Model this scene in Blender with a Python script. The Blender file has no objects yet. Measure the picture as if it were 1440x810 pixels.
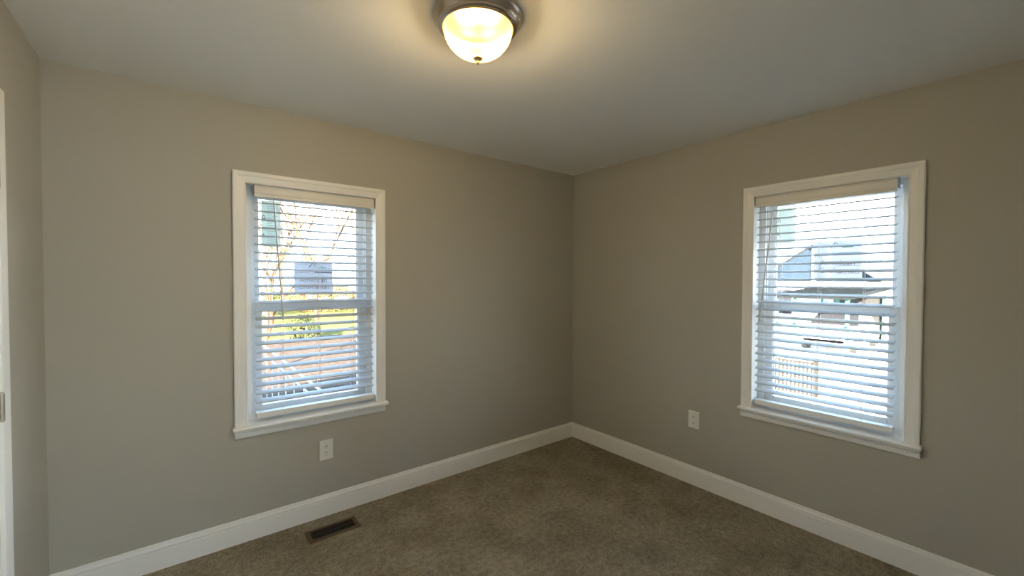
import bpy, bmesh, math, random
from mathutils import Vector, Matrix
import numpy as np

C = bpy.context.scene.collection
sc = bpy.context.scene
R = math.radians

# ------------------------------------------------------------------ camera
YAW, PITCH, ROLL = 0.6656675, -0.02038817, 0.002947323
F_PX = 597.2922
cam_loc = Vector((-2.904767, -2.775413, 1.473261))
fwd = Vector((math.sin(YAW)*math.cos(PITCH), math.cos(YAW)*math.cos(PITCH), math.sin(PITCH)))
right = Vector((math.cos(YAW), -math.sin(YAW), 0))
up = right.cross(fwd)
r2 = math.cos(ROLL)*right + math.sin(ROLL)*up
u2 = -math.sin(ROLL)*right + math.cos(ROLL)*up
cd = bpy.data.cameras.new('camera')
cd.sensor_fit = 'HORIZONTAL'; cd.sensor_width = 36.0
cd.lens = F_PX/1440*36.0
cd.clip_start = 0.02; cd.clip_end = 500
cam = bpy.data.objects.new('camera', cd); C.objects.link(cam)
m = Matrix.Identity(4)
for i in range(3):
    m[i][0] = r2[i]; m[i][1] = u2[i]; m[i][2] = -fwd[i]; m[i][3] = cam_loc[i]
cam.matrix_world = m
sc.camera = cam

# ------------------------------------------------------------------ sky, sun, exposure
SKY = 7.2
SUN = 60.0
LAMP = 17.0          # watts in each of the two bulbs of the ceiling light
w = bpy.data.worlds.new('sky'); sc.world = w; w.use_nodes = True
nt = w.node_tree; nt.nodes.clear()
out = nt.nodes.new('ShaderNodeOutputWorld'); bg = nt.nodes.new('ShaderNodeBackground')
tc = nt.nodes.new('ShaderNodeTexCoord'); sx = nt.nodes.new('ShaderNodeSeparateXYZ')
rp = nt.nodes.new('ShaderNodeValToRGB')
el = rp.color_ramp.elements                           # bright hazy band above the horizon, dimmer blue overhead
el[0].position = 0.0; el[0].color = (0.90, 0.97, 1.0, 1)
el[1].position = 0.80; el[1].color = (0.09, 0.18, 0.31, 1)
for p_, c_ in ((0.15, (0.92, 0.97, 1.0)), (0.27, (0.60, 0.78, 1.0)), (0.50, (0.26, 0.44, 0.70))):
    e = el.new(p_); e.color = (*c_, 1)
nt.links.new(tc.outputs['Generated'], sx.inputs[0]); nt.links.new(sx.outputs['Z'], rp.inputs[0])
nt.links.new(rp.outputs[0], bg.inputs['Color']); bg.inputs['Strength'].default_value = SKY
nt.links.new(bg.outputs[0], out.inputs['Surface'])

sd = bpy.data.lights.new('sun', 'SUN'); sd.energy = SUN; sd.angle = R(0.6); sd.color = (1.0, 0.90, 0.72)
sun = bpy.data.objects.new('sun', sd); C.objects.link(sun)
sun_dir = Vector((0.66, 0.68, -0.345)).normalized()      # travels over the house, away from both windows
sun.rotation_euler = sun_dir.to_track_quat('-Z', 'Y').to_euler()
sun.location = (-8, -8, 9)

sc.view_settings.view_transform = 'Standard'; sc.view_settings.look = 'None'
sc.view_settings.gamma = 1.0; sc.view_settings.use_curve_mapping = False
sc.view_settings.exposure = 1.02

# ------------------------------------------------------------------ helpers
def obj(name, bm, mats, parent=None, smooth=False, bevel=0.0, segs=2):
    me = bpy.data.meshes.new(name); bmesh.ops.recalc_face_normals(bm, faces=bm.faces)
    bm.to_mesh(me); bm.free()
    for mt in (mats if isinstance(mats, (list, tuple)) else [mats]): me.materials.append(mt)
    if smooth:
        for p in me.polygons: p.use_smooth = True
    o = bpy.data.objects.new(name, me); C.objects.link(o)
    if parent: o.parent = parent
    if bevel:
        b = o.modifiers.new('bevel', 'BEVEL'); b.width = bevel; b.segments = segs; b.limit_method = 'ANGLE'; b.angle_limit = R(40)
    return o
def tag(o, label, cat, group=None):
    o['label'] = label; o['category'] = cat
    if group: o['group'] = group
    return o
def empty(name, loc=(0, 0, 0), rz=0.0, parent=None):
    o = bpy.data.objects.new(name, None); C.objects.link(o); o.empty_display_size = 0.1
    o.location = loc; o.rotation_euler = (0, 0, rz)
    if parent: o.parent = parent
    return o
def struct(o, label=None):
    o['kind'] = 'structure'
    if label: o['label'] = label
    return o
def copy_tree(o, parent=None):
    c = o.copy(); C.objects.link(c); c.parent = parent
    for ch in list(o.children): copy_tree(ch, c)
    return c
def box(bm, a, b, mi=0):
    x0, y0, z0 = a; x1, y1, z1 = b
    v = [bm.verts.new(q) for q in ((x0,y0,z0),(x1,y0,z0),(x1,y1,z0),(x0,y1,z0),(x0,y0,z1),(x1,y0,z1),(x1,y1,z1),(x0,y1,z1))]
    for f in ((0,3,2,1),(4,5,6,7),(0,1,5,4),(1,2,6,5),(2,3,7,6),(3,0,4,7)):
        bm.faces.new([v[i] for i in f]).material_index = mi
    return v
def BX(a, b):
    bm = bmesh.new(); box(bm, a, b); return bm
def sweep(bm, prof, stations, closed_prof=True, cap=True, mi=0):
    """prof: list of (u,v); stations: functions mapping (u,v) -> xyz"""
    rings = [[bm.verts.new(s(u, v)) for u, v in prof] for s in stations]
    n = len(prof)
    for a, b in zip(rings[:-1], rings[1:]):
        for i in range(n if closed_prof else n-1):
            j = (i+1) % n
            bm.faces.new((a[i], a[j], b[j], b[i])).material_index = mi
    if cap and closed_prof:
        bm.faces.new(rings[0][::-1]).material_index = mi; bm.faces.new(rings[-1]).material_index = mi
def lathe(bm, prof, n=64, center=(0, 0), mi=0):
    rings = []
    for r, z in prof:
        if r < 1e-6: rings.append([bm.verts.new((center[0], center[1], z))])
        else: rings.append([bm.verts.new((center[0]+r*math.cos(2*math.pi*i/n), center[1]+r*math.sin(2*math.pi*i/n), z)) for i in range(n)])
    for a, b in zip(rings[:-1], rings[1:]):
        for i in range(n):
            j = (i+1) % n
            if len(a) == 1 and len(b) == 1: continue
            if len(a) == 1: f = (a[0], b[i], b[j])
            elif len(b) == 1: f = (a[i], b[0], a[j])
            else: f = (a[i], b[i], b[j], a[j])
            bm.faces.new(f).material_index = mi
def tube(bm, pts, rad, n=8, mi=0, cap=True):
    pts = [Vector(p) for p in pts]
    rads = rad if isinstance(rad, (list, tuple)) else [rad]*len(pts)
    rings = []
    for i, p in enumerate(pts):
        t = (pts[min(i+1, len(pts)-1)] - pts[max(i-1, 0)]).normalized()
        a = Vector((0, 0, 1)) if abs(t.z) < 0.9 else Vector((1, 0, 0))
        x = t.cross(a).normalized(); y = t.cross(x)
        rings.append([bm.verts.new(p + rads[i]*(math.cos(2*math.pi*k/n)*x + math.sin(2*math.pi*k/n)*y)) for k in range(n)])
    for a, b in zip(rings[:-1], rings[1:]):
        for i in range(n):
            j = (i+1) % n
            bm.faces.new((a[i], a[j], b[j], b[i])).material_index = mi
    if cap:
        bm.faces.new(rings[0][::-1]).material_index = mi; bm.faces.new(rings[-1]).material_index = mi

# ------------------------------------------------------------------ materials
def mat(name, col, rough=0.5, metal=0.0, spec=0.5, noise=None, bump=None):
    """noise=(scale, colour2, contrast)  bump=(scale, strength, distance)"""
    mt = bpy.data.materials.new(name); mt.use_nodes = True
    n = mt.node_tree; b = n.nodes['Principled BSDF']
    b.inputs['Base Color'].default_value = (*col, 1); b.inputs['Roughness'].default_value = rough
    b.inputs['Metallic'].default_value = metal; b.inputs['Specular IOR Level'].default_value = spec
    t = n.nodes.new('ShaderNodeTexCoord')
    if noise:
        nz = n.nodes.new('ShaderNodeTexNoise'); nz.inputs['Scale'].default_value = noise[0]; nz.inputs['Detail'].default_value = 6
        n.links.new(t.outputs['Object'], nz.inputs['Vector'])
        r_ = n.nodes.new('ShaderNodeValToRGB'); k = noise[2]
        r_.color_ramp.elements[0].position = 0.5-k; r_.color_ramp.elements[1].position = 0.5+k
        r_.color_ramp.elements[0].color = (*col, 1); r_.color_ramp.elements[1].color = (*noise[1], 1)
        n.links.new(nz.outputs['Fac'], r_.inputs['Fac']); n.links.new(r_.outputs['Color'], b.inputs['Base Color'])
    if bump:
        n2 = n.nodes.new('ShaderNodeTexNoise'); n2.inputs['Scale'].default_value = bump[0]; n2.inputs['Detail'].default_value = 3
        n.links.new(t.outputs['Object'], n2.inputs['Vector'])
        bp = n.nodes.new('ShaderNodeBump'); bp.inputs['Strength'].default_value = bump[1]; bp.inputs['Distance'].default_value = bump[2]
        n.links.new(n2.outputs['Fac'], bp.inputs['Height']); n.links.new(bp.outputs['Normal'], b.inputs['Normal'])
    return mt
M = {}
M['paint'] = mat('greige_wall_paint', (0.460, 0.442, 0.388), 0.55, spec=0.35, bump=(260, 0.06, 0.002))
M['ceiling'] = mat('ceiling_paint', (0.91, 0.915, 0.905), 0.9, spec=0.2, bump=(180, 0.05, 0.002))
M['trim'] = mat('white_trim_paint', (0.89, 0.89, 0.87), 0.38)
M['vinyl'] = mat('white_vinyl', (0.80, 0.81, 0.81), 0.4)
M['slat'] = mat('white_blind_slat', (0.55, 0.57, 0.58), 0.7, spec=0.08)
M['valance'] = mat('white_blind_valance', (0.80, 0.78, 0.73), 0.42)
M['cord'] = mat('white_cord', (0.78, 0.78, 0.76), 0.8)
M['wand'] = mat('clear_grey_wand', (0.62, 0.62, 0.6), 0.25)
M['bracket'] = mat('painted_metal_bracket', (0.42, 0.45, 0.48), 0.4)
M['plate'] = mat('white_plastic_plate', (0.82, 0.81, 0.77), 0.3)
M['slot'] = mat('dark_slot', (0.02, 0.02, 0.02), 0.8)
M['nickel'] = mat('brushed_nickel', (0.50, 0.43, 0.36), 0.28, metal=1.0, bump=(400, 0.03, 0.001))
M['brass'] = mat('aged_brass', (0.75, 0.55, 0.30), 0.4, metal=0.9)
M['hinge'] = mat('satin_nickel_hinge', (0.48, 0.44, 0.38), 0.35, metal=0.9)
M['screw'] = mat('dark_screw', (0.10, 0.095, 0.10), 0.4, metal=0.8)
M['bronze'] = mat('brown_vent_paint', (0.095, 0.058, 0.030), 0.45)
M['ventfin'] = mat('dark_vent_fin', (0.028, 0.022, 0.018), 0.5)
M['duct_shade'] = mat('duct_shade_black', (0.01, 0.01, 0.01), 0.9)
M['sticker'] = mat('pale_label_paper', (0.56, 0.57, 0.62), 0.7)
M['ink'] = mat('label_print', (0.12, 0.11, 0.14), 0.7)
M['inkpale'] = mat('label_pale_print', (0.40, 0.40, 0.44), 0.7)
M['inkgreen'] = mat('label_green_print', (0.30, 0.55, 0.45), 0.7)
M['stickergreen'] = mat('pale_green_label_paper', (0.60, 0.66, 0.60), 0.7)
M['hall'] = mat('hall_paint', (0.60, 0.56, 0.49), 0.6)

# translucent label papers: light shines through from outside
for k in ('sticker', 'stickergreen'):
    n = M[k].node_tree; b = n.nodes['Principled BSDF']; o_ = n.nodes['Material Output']
    tr = n.nodes.new('ShaderNodeBsdfTranslucent'); tr.inputs['Color'].default_value = (0.8, 0.8, 0.82, 1) if k == 'sticker' else (0.8, 0.86, 0.8, 1)
    mx = n.nodes.new('ShaderNodeMixShader'); mx.inputs[0].default_value = 0.40
    n.links.new(b.outputs[0], mx.inputs[1]); n.links.new(tr.outputs[0], mx.inputs[2]); n.links.new(mx.outputs[0], o_.inputs['Surface'])

# window glass: thin pane, mostly clear with a little reflection
g = bpy.data.materials.new('window_glass'); g.use_nodes = True; n = g.node_tree; n.nodes.clear()
o_ = n.nodes.new('ShaderNodeOutputMaterial'); t_ = n.nodes.new('ShaderNodeBsdfTransparent'); gl = n.nodes.new('ShaderNodeBsdfGlossy')
gl.inputs['Roughness'].default_value = 0.02; t_.inputs['Color'].default_value = (0.95, 0.97, 0.97, 1)
mx = n.nodes.new('ShaderNodeMixShader'); mx.inputs[0].default_value = 0.05
n.links.new(t_.outputs[0], mx.inputs[1]); n.links.new(gl.outputs[0], mx.inputs[2]); n.links.new(mx.outputs[0], o_.inputs['Surface'])
M['glass'] = g

# carpet: cut pile, mottled where the pile lies in different directions
cm = bpy.data.materials.new('brown_cut_pile_carpet'); cm.use_nodes = True; n = cm.node_tree; b = n.nodes['Principled BSDF']
b.inputs['Roughness'].default_value = 1.0; b.inputs['Specular IOR Level'].default_value = 0.05
t = n.nodes.new('ShaderNodeTexCoord')
def noise_node(scale, detail, rough=0.5):
    z = n.nodes.new('ShaderNodeTexNoise'); z.inputs['Scale'].default_value = scale; z.inputs['Detail'].default_value = detail
    z.inputs['Roughness'].default_value = rough
    n.links.new(t.outputs['Object'], z.inputs['Vector']); return z
big = noise_node(3.2, 3, 0.6); mid = noise_node(34, 3); fine = noise_node(210, 2)
def ramp(src, p0, c0, p1, c1):
    r_ = n.nodes.new('ShaderNodeValToRGB'); el = r_.color_ramp.elements
    el[0].position = p0; el[0].color = (*c0, 1); el[1].position = p1; el[1].color = (*c1, 1)
    n.links.new(src.outputs['Fac'], r_.inputs['Fac']); return r_
def mul(a, bb):
    x = n.nodes.new('ShaderNodeMix'); x.data_type = 'RGBA'; x.blend_type = 'MULTIPLY'; x.inputs[0].default_value = 1.0
    n.links.new(a.outputs[0 if a.bl_idname != 'ShaderNodeMix' else 2], x.inputs[6]); n.links.new(bb.outputs[0], x.inputs[7]); return x
rb = ramp(big, 0.36, (0.28, 0.243, 0.176), 0.62, (0.385, 0.343, 0.262))
rm = ramp(mid, 0.30, (0.74, 0.73, 0.71), 0.70, (1.15, 1.15, 1.15))
rf = ramp(fine, 0.30, (0.36, 0.345, 0.33), 0.70, (1.6, 1.6, 1.6))
mm = mul(mul(rb, rm), rf)
n.links.new(mm.outputs[2], b.inputs['Base Color'])
bp = n.nodes.new('ShaderNodeBump'); bp.inputs['Strength'].default_value = 0.9; bp.inputs['Distance'].default_value = 0.006
n.links.new(fine.outputs['Fac'], bp.inputs['Height']); n.links.new(bp.outputs['Normal'], b.inputs['Normal'])
M['carpet'] = cm

# exterior
M['ground'] = mat('leaf_strewn_ground', (0.048, 0.036, 0.031), 0.95, noise=(9, (0.090, 0.064, 0.050), 0.12), bump=(14, 0.6, 0.05))
M['lawn'] = mat('autumn_lawn', (0.085, 0.095, 0.028), 0.95, noise=(5, (0.15, 0.135, 0.05), 0.15))
M['drive'] = mat('concrete_drive', (0.58, 0.57, 0.55), 0.9, noise=(3, (0.64, 0.63, 0.61), 0.2))
M['deck'] = mat('weathered_deck_boards', (0.085, 0.06, 0.048), 0.8, noise=(6, (0.13, 0.095, 0.078), 0.2))
M['rail'] = mat('white_rail_vinyl', (0.50, 0.50, 0.49), 0.45)
M['bark'] = mat('brown_bark', (0.06, 0.037, 0.025), 0.95, noise=(14, (0.11, 0.068, 0.043), 0.2))
M['leafyellow'] = mat('yellow_green_leaf', (0.13, 0.14, 0.03), 0.7, noise=(2, (0.20, 0.15, 0.045), 0.1))
M['leafbrown'] = mat('russet_leaf', (0.14, 0.075, 0.033), 0.8, noise=(2, (0.19, 0.13, 0.05), 0.1))
M['leafgreen'] = mat('dark_shrub_leaf', (0.03, 0.042, 0.02), 0.7, noise=(3, (0.065, 0.065, 0.028), 0.15))
M['siding'] = mat('white_siding', (0.80, 0.79, 0.76), 0.6)
M['bluesiding'] = mat('blue_grey_siding', (0.020, 0.030, 0.044), 0.7)
M['shingle'] = mat('grey_shingle', (0.05, 0.055, 0.06), 0.9, noise=(12, (0.08, 0.085, 0.095), 0.2))
M['teal'] = mat('teal_painted_metal', (0.04, 0.14, 0.115), 0.5)
M['awning'] = mat('grey_green_metal_roof', (0.012, 0.014, 0.015), 0.5)
M['picket'] = mat('tan_picket_wood', (0.030, 0.024, 0.019), 0.8)
M['carpaint'] = mat('white_car_paint', (0.72, 0.73, 0.75), 0.25)
M['carglass'] = mat('dark_car_glass', (0.02, 0.02, 0.025), 0.1)
M['tyre'] = mat('black_tyre', (0.02, 0.02, 0.02), 0.8)
M['amber'] = mat('amber_lens', (0.65, 0.25, 0.05), 0.3)
M['dark'] = mat('carport_shade_black', (0.03, 0.03, 0.03), 0.7)
for k in ('ground','lawn','drive','deck','rail','bark','leafyellow','leafbrown','leafgreen','siding','bluesiding','shingle','teal','awning','picket','amber','dark'):
    M[k].node_tree.nodes['Principled BSDF'].inputs['Specular IOR Level'].default_value = 0.0   # weathered matt surfaces
M['outpaint'] = mat('outside_wall_siding', (0.7, 0.69, 0.66), 0.7)

# ------------------------------------------------------------------ room shell
H = 2.44; XL = -3.377; YF = -3.25; T = 0.16
A_S0, A_S1 = -2.2425, -1.953                       # centres of the two windows along their walls
WO = 0.372; WZ0, WZ1 = 0.632, 2.022                # rough opening half width and heights

def wall_with_hole(name, mk, u0, u1, h0, h1, z0, z1):
    """mk(u,d,z)->xyz ; hole u in [h0,h1], z in [z0,z1]"""
    bm = bmesh.new()
    def bx(ua, ub, za, zb):
        a = mk(ua, 0, za); b = mk(ub, T, zb)
        box(bm, tuple(map(min, a, b)), tuple(map(max, a, b)))
    bx(u0, h0, -1.1, H); bx(h1, u1, -1.1, H)
    if z0 > -1.0: bx(h0, h1, -1.1, z0)
    bx(h0, h1, z1, H)
    return obj(name, bm, M['paint'])
struct(wall_with_hole('wall_back', lambda u, d, z: (u, d, z), -10.0, T, A_S0-WO, A_S0+WO, WZ0, WZ1), 'greige wall with the left window')  # the long run left of the room is unseen, added to block the sun
struct(wall_with_hole('wall_right', lambda u, d, z: (d, u, z), -6.14, 0.0, A_S1-WO, A_S1+WO, WZ0, WZ1), 'greige wall with the right window')
# left wall with the door opening
DY1, DY0, DZ = -0.632, -1.43, 2.056
bm = bmesh.new()
box(bm, (XL-0.115, DY1, 0), (XL, 0, H)); box(bm, (XL-0.115, YF, 0), (XL, DY0, H)); box(bm, (XL-0.115, DY0, DZ), (XL, DY1, H))
struct(obj('wall_left', bm, M['paint']), 'greige wall with the doorway at the left edge')
# front wall; its opening and the unseen room behind are added for fill daylight
YR = -6.0; OX0, OX1 = -3.33, -2.00
bm = bmesh.new()
box(bm, (XL-1.3, YF-0.12, 0), (OX0, YF, H)); box(bm, (OX1, YF-0.12, 0), (0, YF, H)); box(bm, (OX0, YF-0.12, 2.05), (OX1, YF, H))
struct(obj('wall_front', bm, M['paint']))
RX0, RX1, RZ0, RZ1 = -2.05, -0.35, 0.45, 2.15
bm = bmesh.new()
box(bm, (XL-1.42, YR-0.14, -1.1), (RX0, YR, H)); box(bm, (RX1, YR-0.14, -1.1), (0, YR, H)); box(bm, (RX0, YR-0.14, -1.1), (RX1, YR, RZ0)); box(bm, (RX0, YR-0.14, RZ1), (RX1, YR, H))
box(bm, (XL-1.42, YR, -1.1), (XL-1.3, YF-0.12, H))
struct(obj('added_rear_wall', bm, M['paint']))  # unseen, encloses the space added for fill daylight
wr = struct(empty('added_light_window', ((RX0+RX1)/2, YR, RZ0)), 'unseen wide window added behind the camera to let in fill daylight')
bm = bmesh.new(); hw_, hh_ = (RX1-RX0)/2, RZ1-RZ0
for x0, x1 in ((-hw_, -hw_+0.05), (-0.03, 0.03), (hw_-0.05, hw_)): box(bm, (x0, -0.10, 0), (x1, -0.03, hh_))
for x0, x1 in ((-hw_+0.05, -0.03), (0.03, hw_-0.05)):
    box(bm, (x0, -0.10, 0), (x1, -0.03, 0.05)); box(bm, (x0, -0.10, hh_-0.05), (x1, -0.03, hh_))
obj('frame', bm, M['vinyl'], wr)
obj('pane', BX((-hw_+0.05, -0.066, 0.05), (hw_-0.05, -0.062, hh_-0.05)), M['glass'], wr)
bm = bmesh.new(); box(bm, (XL-1.3, YF, 0), (XL-1.2, 0, H)); struct(obj('wall_hall', bm, M['hall']))
struct(obj('floor', BX((XL-1.4, YR, -0.10), (0, 0, 0)), M['carpet']), 'brown cut pile carpet')
struct(obj('ceiling', BX((XL-1.4, YR-0.14, H), (T, T, H+0.12)), M['ceiling']), 'white painted ceiling')

# unseen gable roof with eaves, added to block the sun from near ground
bm = bmesh.new()
pr = [(-6.5, H+0.13), (0.5, H+0.13), (0.5, H+0.28), (-3.0, 5.0), (-6.5, H+0.28)]
sweep(bm, pr, [lambda u, v: (-10.3, u, v), lambda u, v: (0.5, u, v)])
struct(obj('roof', bm, M['shingle']))

# baseboards: flat board, ogee and top bead
BP = [(0, 0), (0.0145, 0), (0.0145, 0.094), (0.0125, 0.098), (0.0125, 0.1005), (0.0155, 0.104), (0.0150, 0.112), (0.0105, 0.119),
      (0.0080, 0.121), (0.0080, 0.124), (0.0070, 0.130), (0.0045, 0.1325), (0, 0.1325)]
bm = bmesh.new(); sweep(bm, BP, [lambda u, v: (XL+u, -u, v), lambda u, v: (-u, -u, v)])
struct(obj('baseboard_back', bm, M['trim']))
bm = bmesh.new(); sweep(bm, BP, [lambda u, v: (-u, -u, v), lambda u, v: (-u, YF+u, v)])
struct(obj('baseboard_right', bm, M['trim']))
bm = bmesh.new(); sweep(bm, BP, [lambda u, v: (XL+u, -u, v), lambda u, v: (XL+u, -0.578, v)])
sweep(bm, BP, [lambda u, v: (XL+u, DY0-0.034, v), lambda u, v: (XL+u, YF+u, v)])
struct(obj('baseboard_left', bm, M['trim']))
bm = bmesh.new(); sweep(bm, BP, [lambda u, v: (XL+u, YF+u, v), lambda u, v: (-u, YF+u, v)])
struct(obj('baseboard_front', bm, M['trim']))

# ------------------------------------------------------------------ doorway on the left wall
door = empty('door_1', (XL, (DY0+DY1)/2, 0)); struct(door, 'white trimmed doorway at the left edge of the photo')
def dp(name, bm, mt, par=door, **k):
    bmesh.ops.translate(bm, verts=bm.verts, vec=-Vector((XL, (DY0+DY1)/2, 0)))
    return obj(name, bm, mt, par, **k)
JT = 0.018
bm = bmesh.new()
for a, b in ((DY1-JT, DY1), (DY0, DY0+JT)): box(bm, (XL-0.117, a, 0), (XL, b, DZ))
box(bm, (XL-0.117, DY0+JT, DZ-JT), (XL, DY1-JT, DZ))
# stop strip in the middle of the jamb
for a, b in ((DY1-JT-0.011, DY1-JT), (DY0+JT, DY0+JT+0.011)): box(bm, (XL-0.085, a, 0), (XL-0.048, b, DZ-JT))
dp('jamb', bm, M['trim'], bevel=0.0015)
CW = 0.058
CP = [(0, 0), (0, 0.011), (0.006, 0.0135), (0.012, 0.0125), (0.040, 0.0165), (0.048, 0.0175), (0.054, 0.0175), (CW, 0.014), (CW, 0)]  # (across, proud)
bm = bmesh.new()
yi1, yi0, zi = DY1-JT+0.012, DY0+JT-0.012, DZ-JT+0.006
sweep(bm, CP, [lambda u, v: (XL+v, yi1+u, 0), lambda u, v: (XL+v, yi1+u, zi+u), lambda u, v: (XL+v, yi0-u, zi+u), lambda u, v: (XL+v, yi0-u, 0)])
dp('casing', bm, M['trim'])
for zc in (0.275, 1.048, 1.812):
    hb = bmesh.new(); yj = DY1-JT
    box(hb, (XL-0.031, yj-0.0022, zc-0.0455), (XL+0.004, yj-0.0002, zc+0.0455))
    for i in range(5): tube(hb, [(XL+0.0115, yj+0.004, zc-0.0455+i*0.0182), (XL+0.0115, yj+0.004, zc-0.0455+i*0.0182+0.0168)], 0.0065, 16)
    tube(hb, [(XL+0.0115, yj+0.004, zc-0.050), (XL+0.0115, yj+0.004, zc+0.050)], 0.0045, 12)
    h = dp('hinge', hb, M['hinge'])
    h['label'] = 'satin nickel hinge on the door frame'
# the closed door itself, six raised panels
dw0, dw1, dh = DY0+JT+0.003, DY1-JT-0.003, DZ-JT-0.003
bm = bmesh.new(); box(bm, (XL-0.036, dw0, 0.012), (XL-0.001, dw1, dh))
pw = (dw1-dw0-0.33)/2
for k in range(2):
    a = dw0+0.11+k*(pw+0.11)
    for z0, z1 in ((0.22, 0.78), (0.92, 1.55), (1.66, 1.92)):
        v = box(bm, (XL-0.001, a, z0), (XL+0.004, a+pw, z1))
        for q in (v[1], v[2], v[5], v[6]): q.co.y += 0.018 if q.co.y < a+pw/2 else -0.018; q.co.z += 0.018 if q.co.z < (z0+z1)/2 else -0.018
leaf = dp('door_leaf', bm, M['trim'])
kb = bmesh.new()
for r0, r1, xa, xb in ((0.030, 0.026, 0.0, 0.008), (0.010, 0.010, 0.008, 0.035), (0.020, 0.027, 0.035, 0.048), (0.027, 0.016, 0.048, 0.066)):
    tube(kb, [(XL+xa, dw0+0.07, 0.93), (XL+xb, dw0+0.07, 0.93)], [r0, r1], 24)
dp('knob', kb, M['hinge'], par=leaf)

# ------------------------------------------------------------------ windows (local: x right seen from inside, y outwards)
def make_window(name, loc, rz, label):
    r = empty(name, loc, rz); struct(r, label)
    # casing: three mitred sides of moulding
    OW = 0.4275; CWD = 0.063; zt = 2.066; zb = 0.652; ji = OW-CWD
    prof = [(0, 0), (0, 0.010), (0.004, 0.0125), (0.009, 0.0115), (0.012, 0.0125), (0.036, 0.0165), (0.041, 0.0195), (0.047, 0.0205), (0.058, 0.0205), (0.063, 0.017), (0.063, 0)]
    bm = bmesh.new()
    sweep(bm, prof, [lambda u, v: (-ji-u, -v, zb), lambda u, v: (-ji-u, -v, zt-CWD+u), lambda u, v: (ji+u, -v, zt-CWD+u), lambda u, v: (ji+u, -v, zb)])
    obj('casing', bm, M['trim'], r)
    # stool with rounded nose and horns
    sp = [(0.085, 0.632), (0.085, 0.652), (-0.040, 0.652), (-0.045, 0.6505), (-0.0475, 0.647), (-0.0485, 0.642), (-0.0475, 0.637), (-0.045, 0.6335), (-0.040, 0.632)]
    bm = bmesh.new(); sweep(bm, sp, [lambda u, v: (-0.3715, u, v), lambda u, v: (0.3715, u, v)])
    hp = [p if p[0] < 0 else (0.0, p[1]) for p in sp]
    for s in (-1, 1): sweep(bm, hp, [lambda u, v, s=s: (s*0.3715, u, v), lambda u, v, s=s: (s*0.4365, u, v)])
    obj('stool', bm, M['trim'], r)
    ap = [(0, 0.6325), (-0.020, 0.6325), (-0.020, 0.622), (-0.0185, 0.617), (-0.0145, 0.613), (-0.0145, 0.606), (-0.013, 0.592), (-0.010, 0.585), (0, 0.585)]
    bm = bmesh.new(); sweep(bm, ap, [lambda u, v: (-0.4285, u, v), lambda u, v: (0.4285, u, v)])
    obj('apron', bm, M['trim'], r)
    bm = bmesh.new(); jx = 0.368
    box(bm, (-0.3735, -0.001, 0.652), (-jx, 0.085, 2.0225)); box(bm, (jx, -0.001, 0.652), (0.3735, 0.085, 2.0225)); box(bm, (-jx, -0.001, 2.010), (jx, 0.085, 2.0225))
    obj('jamb', bm, M['trim'], r)
    # vinyl frame, stepped, with exterior sill
    bm = bmesh.new()
    for s in (-1, 1):
        a, b = sorted((s*0.372, s*0.330)); box(bm, (a, 0.085, 0.690), (b, 0.165, 2.022))
        a, b = sorted((s*0.345, s*0.322)); box(bm, (a, 0.098, 0.69), (b, 0.104, 2.0))        # track ridges
        a, b = sorted((s*0.345, s*0.324)); box(bm, (a, 0.128, 0.69), (b, 0.133, 2.0))
    box(bm, (-0.330, 0.085, 1.975), (0.330, 0.165, 2.022))
    box(bm, (-0.372, 0.085, 0.632), (0.372, 0.165, 0.690))
    obj('frame', bm, M['vinyl'], r, bevel=0.002)
    # sloped outer sill under the sashes
    bm = bmesh.new(); sp2 = [(0.1655, 0.60), (0.1655, 0.668), (0.235, 0.655), (0.235, 0.60)]
    sweep(bm, sp2, [lambda u, v: (-0.40, u, v), lambda u, v: (0.40, u, v)]); obj('outer_sill', bm, M['vinyl'], r, bevel=0.002)
    def sash(nm, gx, x1, z0, z1, gz0, gz1, d0, d1):
        bm = bmesh.new()
        for s in (-1, 1):
            a, b = sorted((s*x1, s*gx)); box(bm, (a, d0, z0), (b, d1, z1))
            a, b = sorted((s*(gx+0.001), s*(gx-0.007))); box(bm, (a, d0+0.006, gz0), (b, d1-0.004, gz1))   # glazing bead
        box(bm, (-gx, d0, z0), (gx, d1, gz0)); box(bm, (-gx, d0, gz1), (gx, d1, z1))
        s_ = obj(nm, bm, M['vinyl'], r, bevel=0.002)
        obj('pane', BX((-gx, (d0+d1)/2-0.002, gz0), (gx, (d0+d1)/2+0.002, gz1)), M['glass'], s_)
        return s_
    sash('lower_sash', 0.284, 0.330, 0.690, 1.335, 0.728, 1.294, 0.099, 0.126)
    up_ = sash('upper_sash', 0.292, 0.330, 1.300, 1.975, 1.338, 1.945, 0.134, 0.160)
    bm = bmesh.new(); box(bm, (-0.028, 0.0985, 1.335), (0.028, 0.126, 1.342)); tube(bm, [(0, 0.112, 1.342), (0, 0.112, 1.352)], 0.010, 16); box(bm, (-0.005, 0.094, 1.347), (0.030, 0.108, 1.352))
    obj('sash_lock', bm, M['vinyl'], r, bevel=0.001)
    return r
win1 = make_window('window_1', (A_S0, 0, 0), 0, 'left window, double hung with white casing, facing the lawn')
win2 = make_window('window_2', (0, A_S1, 0), -math.pi/2, 'right window, double hung with white casing, facing the neighbouring house')

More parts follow.
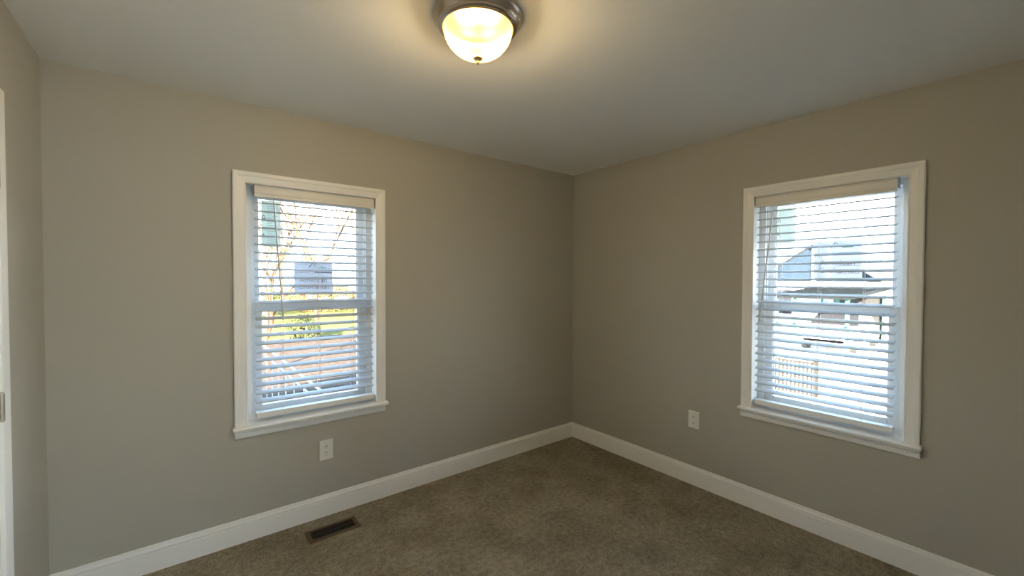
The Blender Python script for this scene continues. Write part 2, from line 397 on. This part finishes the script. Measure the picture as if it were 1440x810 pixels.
# ------------------------------------------------------------------ blinds
def make_blind(loc, rz, shift, label, wand0, wand1):
    r = empty('window_blind', loc, rz); tag(r, label, 'blind', 'horizontal slat blinds in the two windows')
    hw = 0.338; d = 0.048
    # headrail with end brackets, valance
    bm = bmesh.new(); box(bm, (shift-hw+0.004, 0.026, 1.957), (shift+hw-0.004, 0.072, 2.004)); obj('headrail', bm, M['bracket'], r, bevel=0.002)
    for s in (-1, 1):
        bm = bmesh.new(); xa, xb = sorted((shift+s*(hw-0.003), shift+s*(hw+0.004)))
        box(bm, (xa, 0.022, 1.952), (xb, 0.076, 2.009)); obj('bracket', bm, M['bracket'], r)
    vp = [(0.020, 1.935), (0.012, 1.9365), (0.009, 1.941), (0.010, 1.953), (0.008, 1.958), (0.008, 1.990), (0.010, 1.995), (0.009, 2.002), (0.012, 2.006), (0.020, 2.006)]
    bm = bmesh.new(); sweep(bm, vp, [lambda u, v: (shift-hw-0.003, u, v), lambda u, v: (shift+hw+0.003, u, v)]); obj('valance', bm, M['valance'], r)
    # slats: 50 mm, gently crowned, room edge tipped down
    tilt = R(14.5); n = 7; zs = [1.908-0.0476*k for k in range(25)]
    top = [(-0.025+0.05*i/(n-1), 0.0016+0.0018*(1-((i-(n-1)/2)/((n-1)/2))**2)) for i in range(n)]
    prof = top + [(u, v-0.0036) for u, v in top[::-1]]
    bm = bmesh.new(); ct, st = math.cos(tilt), math.sin(tilt)
    sweep(bm, prof, [lambda u, v: (-hw, u*ct-v*st, u*st+v*ct), lambda u, v: (hw, u*ct-v*st, u*st+v*ct)])
    s0 = obj('slat', bm, M['slat'], r)
    for k, z in enumerate(zs):
        s = s0 if k == 0 else s0.copy()
        if k: C.objects.link(s); s.parent = r
        s.location = (shift, d, z)
    rp_ = [(-0.026, 0.675), (-0.024, 0.672), (0.024, 0.672), (0.026, 0.675), (0.026, 0.699), (0.024, 0.702), (-0.024, 0.702), (-0.026, 0.699)]
    bm = bmesh.new(); sweep(bm, rp_, [lambda u, v: (shift-hw, d+u, v), lambda u, v: (shift+hw, d+u, v)]); rail = obj('bottom_rail', bm, M['valance'], r)
    for cx in (-0.205, 0.0, 0.205):
        bm = bmesh.new()
        for dd in (d-0.0268, d+0.0268): tube(bm, [(shift+cx, dd, 1.957), (shift+cx, dd, 0.700)], 0.0009, 6)
        for z in zs: tube(bm, [(shift+cx, d-0.0268, z-0.0100), (shift+cx, d+0.0268, z+0.0038)], 0.0006, 4)
        tube(bm, [(shift+cx+0.006, d-0.0275, 1.957), (shift+cx+0.006, d-0.0275, 0.700)], 0.0009, 6)
        obj('ladder_cord', bm, M['cord'], r)
        bm = bmesh.new(); tube(bm, [(shift+cx, d-0.0268, 0.687), (shift+cx, d-0.0255, 0.687)], 0.006, 14); obj('plug', bm, M['plate'], rail)
    bm = bmesh.new(); a = Vector(wand0); b_ = Vector(wand1)
    tube(bm, [a, a+(b_-a)*0.03, a+(b_-a)*0.035, b_-(b_-a)*0.12, b_-(b_-a)*0.115, b_], [0.0025, 0.0025, 0.0042, 0.0042, 0.0058, 0.0055], 8)
    obj('tilt_wand', bm, M['wand'], r)
    return r
make_blind((A_S0, 0, 0), 0, 0.020, 'white slat blind in the left window, its tilt wand leaning toward the right', (-0.226, 0.005, 1.934), (-0.186, -0.022, 1.235))
make_blind((0, A_S1, 0), -math.pi/2, -0.022, 'white slat blind in the right window, its tilt wand leaning toward the room corner', (-0.256, 0.005, 1.934), (-0.318, -0.026, 1.215))

# ------------------------------------------------------------------ labels stuck on the panes
def text_bm(bm, s, size, x, z, y, mi, mirror=False):
    cu = bpy.data.curves.new('t', 'FONT'); cu.body = s; cu.size = size; cu.extrude = 0.0002
    o = bpy.data.objects.new('t', cu); C.objects.link(o)
    me = o.to_mesh()
    vs = [bm.verts.new(((x-v.co.x if mirror else x+v.co.x), y+v.co.z, z+v.co.y)) for v in me.vertices]
    for p in me.polygons:
        try: bm.faces.new([vs[i] for i in p.vertices]).material_index = mi
        except ValueError: pass
    o.to_mesh_clear(); bpy.data.objects.remove(o); bpy.data.curves.remove(cu)
YS = 0.1425                                          # room-side face of the upper pane (pane spans 0.145-0.149)
def center_label(loc, rz, x0, x1, z0, z1, label):
    bm = bmesh.new(); y = YS; wd = x1-x0; hh = z1-z0
    box(bm, (x0, y, z0), (x1, y+0.0025, z1), 0)
    def bar(a, b, c, e, mi): box(bm, (x0+a*wd, y-0.0004, z0+c*hh), (x0+b*wd, y+0.0002, z0+e*hh), mi)
    # roof-line emblem over a thin rule
    def stroke(p, q, th, mi):
        p = Vector((x0+p[0]*wd, y-0.0002, z0+p[1]*hh)); q = Vector((x0+q[0]*wd, y-0.0002, z0+q[1]*hh)); tube(bm, [p, q], th, 4, mi)
    stroke((0.37, 0.82), (0.46, 0.95), 0.0022, 1); stroke((0.46, 0.95), (0.54, 0.87), 0.0016, 1)
    stroke((0.50, 0.93), (0.74, 0.88), 0.0014, 3)
    bar(0.08, 0.36, 0.895, 0.905, 2); bar(0.60, 0.82, 0.80, 0.84, 3)
    bar(0.02, 0.36, 0.655, 0.668, 2); bar(0.52, 0.985, 0.655, 0.685, 1)
    bar(0.40, 0.47, 0.615, 0.620, 2); bar(0.40, 0.47, 0.70, 0.705, 2); bar(0.395, 0.402, 0.615, 0.705, 2); bar(0.467, 0.474, 0.615, 0.705, 2)
    for row, parts_ in ((0.37, (('Amer', 0.13, 2), ('ican', 0.55, 1))), (0.17, (('Craft', 0.10, 2), ('sman', 0.53, 1)))):
        for tx, ux, mi in parts_: text_bm(bm, tx, hh*0.205, x0+ux*wd, z0+row*hh, y-0.0002, mi, mirror=False)
    bar(0.50, 0.97, 0.345, 0.352, 1); bar(0.50, 0.97, 0.145, 0.152, 1)
    o = obj('window_sticker', bm, [M['sticker'], M['ink'], M['inkpale'], M['inkgreen']])
    o.location = loc; o.rotation_euler = (0, 0, rz)
    tag(o, label, 'sticker')
def side_label(loc, rz, x0, x1, z0, z1, label):
    bm = bmesh.new(); y = YS; wd = x1-x0; hh = z1-z0
    box(bm, (x0, y, z0), (x1, y+0.0025, z1), 0)
    def bar(a, b, c, e, mi): box(bm, (x0+a*wd, y-0.0004, z0+c*hh), (x0+b*wd, y+0.0002, z0+e*hh), mi)
    rnd = random.Random(5)
    for q in range(22):
        c = 0.04+q*0.042
        bar(0.28, 0.5+0.45*rnd.random(), c, c+0.010, 2)
    # house mark at the left edge and two small dark marks
    for a, b, c, e in ((0.04, 0.20, 0.60, 0.612), (0.04, 0.07, 0.60, 0.66), (0.17, 0.20, 0.60, 0.66), (0.07, 0.17, 0.66, 0.672), (0.09, 0.15, 0.672, 0.69)): bar(a, b, c, e, 1)
    bar(0.06, 0.13, 0.245, 0.275, 1); bar(0.04, 0.24, 0.42, 0.428, 2); bar(0.04, 0.24, 0.36, 0.368, 2); bar(0.62, 0.82, 0.672, 0.684, 1)
    o = obj('window_sticker', bm, [M['stickergreen'], M['ink'], M['inkpale']])
    o.location = loc; o.rotation_euler = (0, 0, rz); tag(o, label, 'sticker')
center_label((A_S0, 0, 0), 0, -0.095, 0.133, 1.375, 1.582, 'pale printed label in the middle of the left window, behind the blind')
center_label((0, A_S1, 0), -math.pi/2, -0.080, 0.152, 1.478, 1.708, 'pale printed label in the middle of the right window, behind the blind')
side_label((A_S0, 0, 0), 0, -0.270, -0.168, 1.665, 1.94, 'tall narrow label at the top left of the left window glass')
side_label((0, A_S1, 0), -math.pi/2, -0.286, -0.180, 1.705, 1.94, 'tall narrow label at the top left of the right window glass')

# ------------------------------------------------------------------ outlets
def make_outlet(loc, rz, label):
    r = empty('wall_outlet', loc, rz); tag(r, label, 'outlet', 'duplex wall outlets')
    bm = bmesh.new(); box(bm, (-0.0395, -0.006, -0.062), (0.0395, 0.0, 0.062)); obj('cover_plate', bm, M['plate'], r, bevel=0.003, segs=3)
    for s in (-1, 1):
        bm = bmesh.new(); pts = []
        for i in range(32):
            a = 2*math.pi*i/32; pts.append((0.0172*math.cos(a), max(-0.0132, min(0.0132, 0.0172*math.sin(a)))))
        sweep(bm, pts, [lambda u, v: (u, -0.0078, s*0.0195+v), lambda u, v: (u, -0.004, s*0.0195+v)])
        f = obj('receptacle', bm, M['plate'], r)
        bm = bmesh.new()
        box(bm, (-0.0078, -0.0082, s*0.0195+0.0005), (-0.0052, -0.0076, s*0.0195+0.0095)); box(bm, (0.0052, -0.0082, s*0.0195+0.0012), (0.0078, -0.0076, s*0.0195+0.0088))
        tube(bm, [(0, -0.0082, s*0.0195-0.007), (0, -0.0076, s*0.0195-0.007)], 0.0030, 12)
        sl = obj('slots', bm, M['slot'], f); sl['label'] = 'dark slots'
    bm = bmesh.new(); tube(bm, [(0, -0.0075, 0), (0, -0.005, 0)], 0.0032, 14); obj('screw', bm, M['plate'], r)
    return r
make_outlet((-2.1925, 0, 0.411), 0, 'white duplex outlet low on the wall under the left window')
make_outlet((0, -1.199, 0.469), -math.pi/2, 'white duplex outlet between the room corner and the right window')

# ------------------------------------------------------------------ floor vent
vr = empty('floor_vent', (-2.205, -0.192, 0)); tag(vr, 'brown metal floor vent set in the carpet near the left wall', 'vent')
VX, VY, IX, IY = 0.143, 0.066, 0.118, 0.043
bm = bmesh.new()
fp = [(0, 0.0005), (0, 0.0035), (0.004, 0.0065), (0.020, 0.0075), (0.025, 0.006), (0.025, 0.0005)]
co = [(-1, -1), (1, -1), (1, 1), (-1, 1)]
rings = [[bm.verts.new((sx_*(VX-u), sy_*(VY-u*0.92), v)) for u, v in fp] for sx_, sy_ in co]
for i in range(4):
    a, b = rings[i], rings[(i+1) % 4]
    for k in range(len(fp)):
        l = (k+1) % len(fp); bm.faces.new((a[k], a[l], b[l], b[k]))
obj('frame', bm, M['bronze'], vr)
bm = bmesh.new()
for i in range(20):
    x = -IX+0.006+i*(2*IX-0.012)/19
    v = box(bm, (x-0.0016, -IY-0.001, 0.001), (x+0.0016, IY+0.001, 0.0058))
    for q in v[:4]: q.co.x += 0.003
box(bm, (-IX, -0.0022, 0.001), (IX, 0.0022, 0.0060))
obj('grille', bm, M['ventfin'], vr)
obj('duct_shade', BX((-IX-0.001, -IY-0.001, 0.0002), (IX+0.001, IY+0.001, 0.0010)), M['duct_shade'], vr)  # flat black sheet painted for the shade under the grille
bm = bmesh.new(); box(bm, (-0.010, -0.004, 0.005), (0.010, 0.004, 0.0085)); bmesh.ops.translate(bm, verts=bm.verts, vec=(IX-0.02, 0, 0)); obj('damper_lever', bm, M['bronze'], vr)

# ------------------------------------------------------------------ ceiling light
LX, LY = -2.025, -1.447
lr = empty('ceiling_light', (LX, LY, H)); tag(lr, 'flush mount ceiling light with nickel ring and glowing amber glass bowl', 'light')
pan = [(0.0, 0.0), (0.160, 0.0), (0.1655, -0.003), (0.1655, -0.008), (0.162, -0.012), (0.158, -0.014), (0.155, -0.022), (0.149, -0.031), (0.146, -0.0335), (0.1465, -0.037), (0.144, -0.041),
       (0.1385, -0.043), (0.1385, -0.047), (0.134, -0.0495), (0.128, -0.049), (0.124, -0.045), (0.120, -0.030), (0.0, -0.028)]
bm = bmesh.new(); lathe(bm, pan, 96); obj('canopy', bm, M['nickel'], lr, smooth=True).modifiers.new('e', 'EDGE_SPLIT').split_angle = R(50)
gm = bpy.data.materials.new('glowing_alabaster_glass'); gm.use_nodes = True; n = gm.node_tree; b = n.nodes['Principled BSDF']
b.inputs['Base Color'].default_value = (0.10, 0.066, 0.014, 1); b.inputs['Roughness'].default_value = 0.25
t = n.nodes.new('ShaderNodeTexCoord')
# two bulbs behind the amber glass: the glow of the glass falls off with distance from them
BULBS = ((0.030, -0.024, -0.070), (-0.030, 0.024, -0.070))
def dist_to(p):
    v = n.nodes.new('ShaderNodeVectorMath'); v.operation = 'DISTANCE'; v.inputs[1].default_value = p
    n.links.new(t.outputs['Object'], v.inputs[0])
    q = n.nodes.new('ShaderNodeMath'); q.operation = 'POWER'; q.inputs[1].default_value = -8.0
    n.links.new(v.outputs['Value'], q.inputs[0]); return q
d1 = dist_to(BULBS[0]); d2 = dist_to(BULBS[1])
ad = n.nodes.new('ShaderNodeMath'); ad.operation = 'ADD'; n.links.new(d1.outputs[0], ad.inputs[0]); n.links.new(d2.outputs[0], ad.inputs[1])
sc_ = n.nodes.new('ShaderNodeMath'); sc_.operation = 'MULTIPLY'; sc_.inputs[1].default_value = 6.0e-9
n.links.new(ad.outputs[0], sc_.inputs[0])
b.inputs['Emission Color'].default_value = (1.0, 0.68, 0.16, 1)
n.links.new(sc_.outputs[0], b.inputs['Emission Strength'])
tr = n.nodes.new('ShaderNodeBsdfTransparent'); tr.inputs['Color'].default_value = (1.0, 0.88, 0.58, 1)
mx = n.nodes.new('ShaderNodeMixShader'); mx.inputs[0].default_value = 0.28
o_ = n.nodes['Material Output']
n.links.new(b.outputs[0], mx.inputs[1]); n.links.new(tr.outputs[0], mx.inputs[2]); n.links.new(mx.outputs[0], o_.inputs['Surface'])
for q in BULBS:
    pl = bpy.data.lights.new('bulb_light', 'POINT'); pl.energy = LAMP; pl.color = (1.0, 0.86, 0.72); pl.shadow_soft_size = 0.03
    po = bpy.data.objects.new('bulb_light', pl); C.objects.link(po); po.parent = lr; po.location = q
bowl = []
for i in range(21):
    a = i/20; r_ = 0.1265*math.cos(a*math.pi/2)**0.98; z_ = -0.049-0.101*math.sin(a*math.pi/2)**1.12
    bowl.append((max(r_, 0.0), z_))
bowl = [(0.1265, -0.044)] + bowl; bowl[-1] = (0.0, bowl[-1][1])
bm = bmesh.new(); lathe(bm, bowl, 96); obj('glass_bowl', bm, gm, lr, smooth=True)
fin = [(0.0, -0.146), (0.016, -0.147), (0.0185, -0.150), (0.015, -0.154), (0.007, -0.157), (0.0045, -0.160), (0.0065, -0.164), (0.007, -0.168), (0.004, -0.173), (0.0, -0.175)]
bm = bmesh.new(); lathe(bm, fin, 24); obj('finial', bm, M['brass'], lr, smooth=True)

# ================================================================== outside
G = -1.1
struct(obj('ground', BX((-40, 0.2, G-0.2), (70, 95, G)), M['ground']))
struct(obj('ground_lawn', BX((-40, 17.5, G), (9.9, 70, G+0.02)), M['lawn']))
struct(obj('ground_drive', BX((1.2, -30, G-0.2), (60, 8.0, G+0.03)), M['drive']))

# deck with railing outside the left window
dk = empty('deck', (-3.4, 2.1, G)); tag(dk, 'brown wooden deck with white railing outside the left window', 'deck')
bm = bmesh.new()
for i in range(35):
    y = 0.26+i*0.142; box(bm, (-5.6, y, -0.50), (-1.80, y+0.136, -0.462))
box(bm, (-1.84, 0.26, -0.66), (-1.80, 5.23, -0.50)); box(bm, (-5.6, 5.18, -0.66), (-1.84, 5.23, -0.50))
for x in (-5.5, -3.7, -1.9):
    for y in (0.4, 5.1): box(bm, (x-0.05, y-0.05, G), (x+0.05, y+0.05, -0.5))
bmesh.ops.translate(bm, verts=bm.verts, vec=(3.4, -2.1, -G)); obj('boards', bm, M['deck'], dk)
def at_deck(bm): bmesh.ops.translate(bm, verts=bm.verts, vec=(3.4, -2.1, -G)); return bm
bm = bmesh.new(); box(bm, (-1.895, 0.35, 0.437), (-1.873, 5.23, 0.453)); obj('top_rail', at_deck(bm), M['rail'], dk, bevel=0.003)
bm = bmesh.new(); box(bm, (-1.891, 0.35, 0.316), (-1.877, 5.23, 0.327)); obj('sub_rail', at_deck(bm), M['rail'], dk)
bm = bmesh.new(); box(bm, (-1.91, 5.17, -0.462), (-1.858, 5.222, 0.47)); obj('post', at_deck(bm), M['rail'], dk)
for i in range(9):
    y = 0.60+i*0.48; bm = bmesh.new(); box(bm, (-1.889, y, -0.462), (-1.879, y+0.010, 0.315)); obj('baluster', at_deck(bm), M['rail'], dk)

# trees
def branch(bm, rnd, p, d, length, rad, depth, tips):
    q = p + d*length
    mid = p + d*length*0.5 + Vector((rnd.uniform(-1, 1), rnd.uniform(-1, 1), 0))*length*0.05
    tube(bm, [p, mid, q], [rad, rad*0.85, rad*0.68], 6 if rad > 0.03 else 4, cap=False)
    if depth == 0: tips.append(q); return
    for k in range(rnd.choice((2, 3, 3))):
        nd = (d + Vector((rnd.uniform(-1, 1), rnd.uniform(-1, 1), rnd.uniform(-0.35, 0.65)))*0.75).normalized()
        branch(bm, rnd, q if k < 2 else p + d*length*0.65, nd, length*rnd.uniform(0.62, 0.82), max(rad*0.64, 0.009), depth-1, tips)
        if depth <= 2: tips.append(q)
def leaves(tips, rnd, per, spread, size):
    bm = bmesh.new()
    for tpt in tips:
        for _ in range(per):
            c = tpt + Vector((rnd.gauss(0, spread), rnd.gauss(0, spread), rnd.gauss(0, spread)))
            a = Vector((rnd.gauss(0, 1), rnd.gauss(0, 1), rnd.gauss(0, 1))).normalized(); b_ = a.cross(Vector((rnd.gauss(0, 1), rnd.gauss(0, 1), rnd.gauss(0, 1)))).normalized()
            s = size*rnd.uniform(0.6, 1.3)
            bm.faces.new([bm.verts.new(c+a*s), bm.verts.new(c+b_*s*0.5), bm.verts.new(c-a*s), bm.verts.new(c-b_*s*0.5)])
    return bm
def tree(x, y, h, seed, label, leaf=None, per=2, spread=0.25, size=0.07, depth=5, rad=0.11, lean=(0, 0), cat='tree', name='bare_tree'):
    rnd = random.Random(seed); r = empty(name, (x, y, G)); tag(r, label, cat, 'trees beyond the windows')
    bm = bmesh.new(); tips = []
    branch(bm, rnd, Vector((0, 0, 0)), Vector((lean[0], lean[1], 1)).normalized(), h*0.27, rad, depth, tips)
    obj('trunk', bm, M['bark'], r)
    if leaf: obj('foliage', leaves(tips, rnd, per, spread, size), M[leaf], r)
tree(2.05, 17.8, 10.5, 3, 'bare brown tree rising from the near edge of the lawn', 'leafyellow', 1, 0.3, 0.05, depth=6, rad=0.12)
tree(1.2, 24.5, 9.0, 8, 'russet leaved tree standing beyond the two thin stakes on the lawn', 'leafbrown', 2, 0.35, 0.07, rad=0.14)
tree(7.0, 22.5, 12.5, 14, 'yellow green leaved tree at the upper right of the left window', 'leafyellow', 8, 0.55, 0.085, depth=5, rad=0.16)
tree(-0.95, 10.8, 5.2, 21, 'near low branching russet tree at the left side of the left window', 'leafbrown', 1, 0.15, 0.03, depth=6, rad=0.06)
tree(10.0, 34.0, 12.0, 30, 'tall thin tree beyond the lawn at the right side of the left window', 'leafyellow', 2, 0.5, 0.09, depth=5, rad=0.13)
tree(5.0, 44.0, 13.0, 37, 'farthest russet tree at the end of the lawn', 'leafbrown', 3, 0.5, 0.10, depth=5, rad=0.15)
tree(18.6, 6.3, 6.5, 44, 'thin yellowing tree left of the neighbouring house in the right window', 'leafyellow', 1, 0.3, 0.06, depth=5, rad=0.09)
# shrubs
def shrub(x, y, rx, h, seed, label, leaf='leafgreen', cnt=1500, size=0.06):
    rnd = random.Random(seed); r = empty('shrub', (x, y, G)); tag(r, label, 'shrub', 'shrubs beyond the windows')
    bm = bmesh.new()
    for k in range(7):
        a = rnd.uniform(0, 6.28); tube(bm, [(0.1*math.cos(a), 0.1*math.sin(a), 0), (rx*0.5*math.cos(a), rx*0.5*math.sin(a), h*0.8)], [0.025, 0.01], 5)
    obj('stems', bm, M['bark'], r)
    pts = []
    for _ in range(cnt):
        a = rnd.uniform(0, 6.28); zz = rnd.random(); rr = rx*math.sqrt(rnd.random())*math.sqrt(max(0.08, 1-(2*zz-0.85)**2))
        pts.append(Vector((rr*math.cos(a), rr*math.sin(a), 0.08+h*zz)))
    obj('foliage', leaves(pts, rnd, 1, 0.03, size), M[leaf], r)
shrub(1.15, 16.4, 0.70, 1.0, 50, 'dark rounded shrub at the near edge of the lawn')
shrub(3.2, 14.6, 0.45, 0.8, 51, 'low dark shrub at the right edge of the left window view')
shrub(6.0, 33.0, 3.2, 2.2, 52, 'wide yellowing thicket at the far end of the lawn', 'leafbrown', 3500, 0.10)
shrub(0.5, 31.0, 2.4, 2.3, 53, 'wide dark thicket at the far left of the lawn', 'leafgreen', 3000, 0.10)
# two thin posts and one thicker post at the edge of the lawn
for k, (x, y, r0, lb) in enumerate(((0.125, 18.0, 0.035, 'thin wooden stake at the left edge of the lawn'), (0.30, 18.0, 0.030, 'second thin wooden stake, just right of the first'))):
    bm = bmesh.new(); tube(bm, [(0, 0, 0), (0, 0, 1.20), (0, 0, 1.26)], [r0, r0, r0*0.4], 10)
    o = obj('garden_stake', bm, M['bark']); o.location = (x, y, G+0.0); tag(o, lb, 'post', 'garden stakes')

# far house seen through the left window
def house(loc, wx, wy, hwall, hroof, label, ridge='x', wallm='siding', gablem='siding', extra=None):
    r = empty('house', loc); tag(r, label, 'house')
    bm = bmesh.new(); box(bm, (-wx/2, -wy/2, 0), (wx/2, wy/2, hwall)); obj('walls', bm, M[wallm], r)
    half = wy/2 if ridge == 'x' else wx/2; ln = wx if ridge == 'x' else wy
    f = (lambda a, u, v: (a, u, v)) if ridge == 'x' else (lambda a, u, v: (u, a, v))
    bm = bmesh.new(); g_ = [(-half, hwall), (half, hwall), (0, hwall+hroof)]
    sweep(bm, g_, [lambda u, v: f(-ln/2, u, v), lambda u, v: f(ln/2, u, v)]); obj('gable', bm, M[gablem], r)
    bm = bmesh.new(); o_ = 0.3; k = hroof/half
    rp2 = [(-half-o_, hwall-o_*k), (0, hwall+hroof), (half+o_, hwall-o_*k), (half+o_, hwall-o_*k+0.12), (0, hwall+hroof+0.14), (-half-o_, hwall-o_*k+0.12)]
    sweep(bm, rp2, [lambda u, v: f(-ln/2-0.3, u, v), lambda u, v: f(ln/2+0.3, u, v)]); obj('roof', bm, M['shingle'], r)
    return r
hz = house((9.6, 45.0, G), 3.4, 3.0, 1.0, 0.7, 'small white shed far beyond the lawn in the left window')
bm = bmesh.new(); box(bm, (-0.4, -1.53, 0.1), (0.3, -1.49, 0.9)); obj('door', bm, M['bluesiding'], hz)
# neighbouring house seen through the right window: gable end faces the camera (ridge along x)
nb = house((25.0, 4.3, G), 8.0, 5.2, 2.5, 1.75, 'neighbouring white house with blue grey gable in the right window', 'x', 'siding', 'bluesiding')
for y0 in (-1.6, 0.9):
    bm = bmesh.new(); box(bm, (-4.03, y0, 0.9), (-3.98, y0+0.8, 2.1)); obj('window', bm, M['carglass'], nb)
bm = bmesh.new(); box(bm, (-4.06, -0.08, 2.5), (-3.99, 0.08, 4.1)); obj('trim_board', bm, M['siding'], nb)
# metal carport with teal posts
cp = empty('carport', (15.0, 2.45, G)); tag(cp, 'teal framed metal carport in front of the neighbouring house', 'carport')
bm = bmesh.new(); sweep(bm, [(-1.15, 1.93), (1.25, 1.93), (1.25, 2.06), (-1.15, 2.06)], [lambda u, v: (-0.7, u, v), lambda u, v: (4.8, u, v+0.25)]); obj('roof', bm, M['awning'], cp)
bm = bmesh.new(); box(bm, (-0.60, -1.05, 0.94), (-0.52, 1.05, 1.04)); obj('beam', bm, M['teal'], cp)
for x in (-0.55, 4.4):
    for y in (-1.05, 0.47, 1.05):
        bm = bmesh.new(); box(bm, (x-0.05, y-0.05, 0.0), (x+0.05, y+0.05, 2.0)); obj('post', bm, M['teal'], cp)
bm = bmesh.new(); box(bm, (4.45, -1.05, 0.05), (4.5, 0.5, 1.9)); obj('shade_panel', bm, M['dark'], cp)  # near-black panel stands in for the shade inside the carport
# car parked under it, nose to the room
car = empty('car', (17.0, 2.2, G+0.03)); tag(car, 'white car parked under the carport in the right window', 'car')
secs = [(-2.05, 0.62, 0.30, 0.50), (-1.95, 0.72, 0.24, 0.66), (-1.2, 0.80, 0.22, 0.86), (-0.85, 0.82, 0.22, 0.92), (0.9, 0.82, 0.22, 0.95), (1.7, 0.80, 0.24, 0.92), (2.0, 0.74, 0.30, 0.80)]
bm = bmesh.new(); rings = []
for x, hw_, zb_, zt_ in secs:
    pr_ = [(-hw_*0.92, zb_), (hw_*0.92, zb_), (hw_, zb_+0.12), (hw_, zt_-0.14), (hw_*0.90, zt_), (-hw_*0.90, zt_), (-hw_, zt_-0.14), (-hw_, zb_+0.12)]
    rings.append([bm.verts.new((x, u, v)) for u, v in pr_])
for a, b in zip(rings[:-1], rings[1:]):
    for i in range(8): bm.faces.new((a[i], a[(i+1) % 8], b[(i+1) % 8], b[i]))
bm.faces.new(rings[0][::-1]); bm.faces.new(rings[-1]); obj('body', bm, M['carpaint'], car, bevel=0.03)
bm = bmesh.new(); lo = [(-0.95, -0.74), (-0.95, 0.74), (1.45, 0.74), (1.45, -0.74)]; hi = [(-0.25, -0.60), (-0.25, 0.60), (0.95, 0.60), (0.95, -0.60)]
a = [bm.verts.new((x, y, 0.90)) for x, y in lo]; b2 = [bm.verts.new((x, y, 1.38)) for x, y in hi]
for i in range(4): bm.faces.new((a[i], a[(i+1) % 4], b2[(i+1) % 4], b2[i]))
bm.faces.new(b2); bm.faces.new(a[::-1]); obj('windows', bm, M['carglass'], car, bevel=0.02)
bm = bmesh.new(); box(bm, (-0.28, -0.62, 1.37), (0.98, 0.62, 1.43)); obj('roof', bm, M['carpaint'], car, bevel=0.02)
for x in (-1.3, 1.25):
    for s in (-1, 1):
        bm = bmesh.new(); tube(bm, [(x, s*0.64, 0.31), (x, s*0.82, 0.31)], 0.31, 20); obj('wheel', bm, M['tyre'], car)
for s in (-1, 1):
    bm = bmesh.new(); box(bm, (-2.04, s*0.52-0.12, 0.52), (-1.94, s*0.52+0.12, 0.64)); h_ = obj('headlight', bm, M['amber'], car); h_['label'] = 'amber headlight lens'
# picket railing nearer the right window
pk = empty('picket_railing', (8.0, 0.9, G+0.03)); tag(pk, 'tan picket railing panel low in the right window', 'railing')
for z in (0.08, 0.70):
    bm = bmesh.new(); box(bm, (-0.02, -0.5, z), (0.02, 0.6, z+0.04)); obj('rail', bm, M['picket'], pk)
for i in range(14):
    y = -0.44+i*0.08; bm = bmesh.new(); box(bm, (-0.016, y-0.018, 0.0), (0.016, y+0.018, 0.74)); obj('picket', bm, M['picket'], pk)
bm = bmesh.new(); box(bm, (-0.04, -0.56, 0.0), (0.04, -0.48, 0.84)); obj('post', bm, M['picket'], pk)
bm = bmesh.new(); box(bm, (-0.04, 0.58, 0.0), (0.04, 0.66, 0.84)); obj('post', bm, M['picket'], pk)
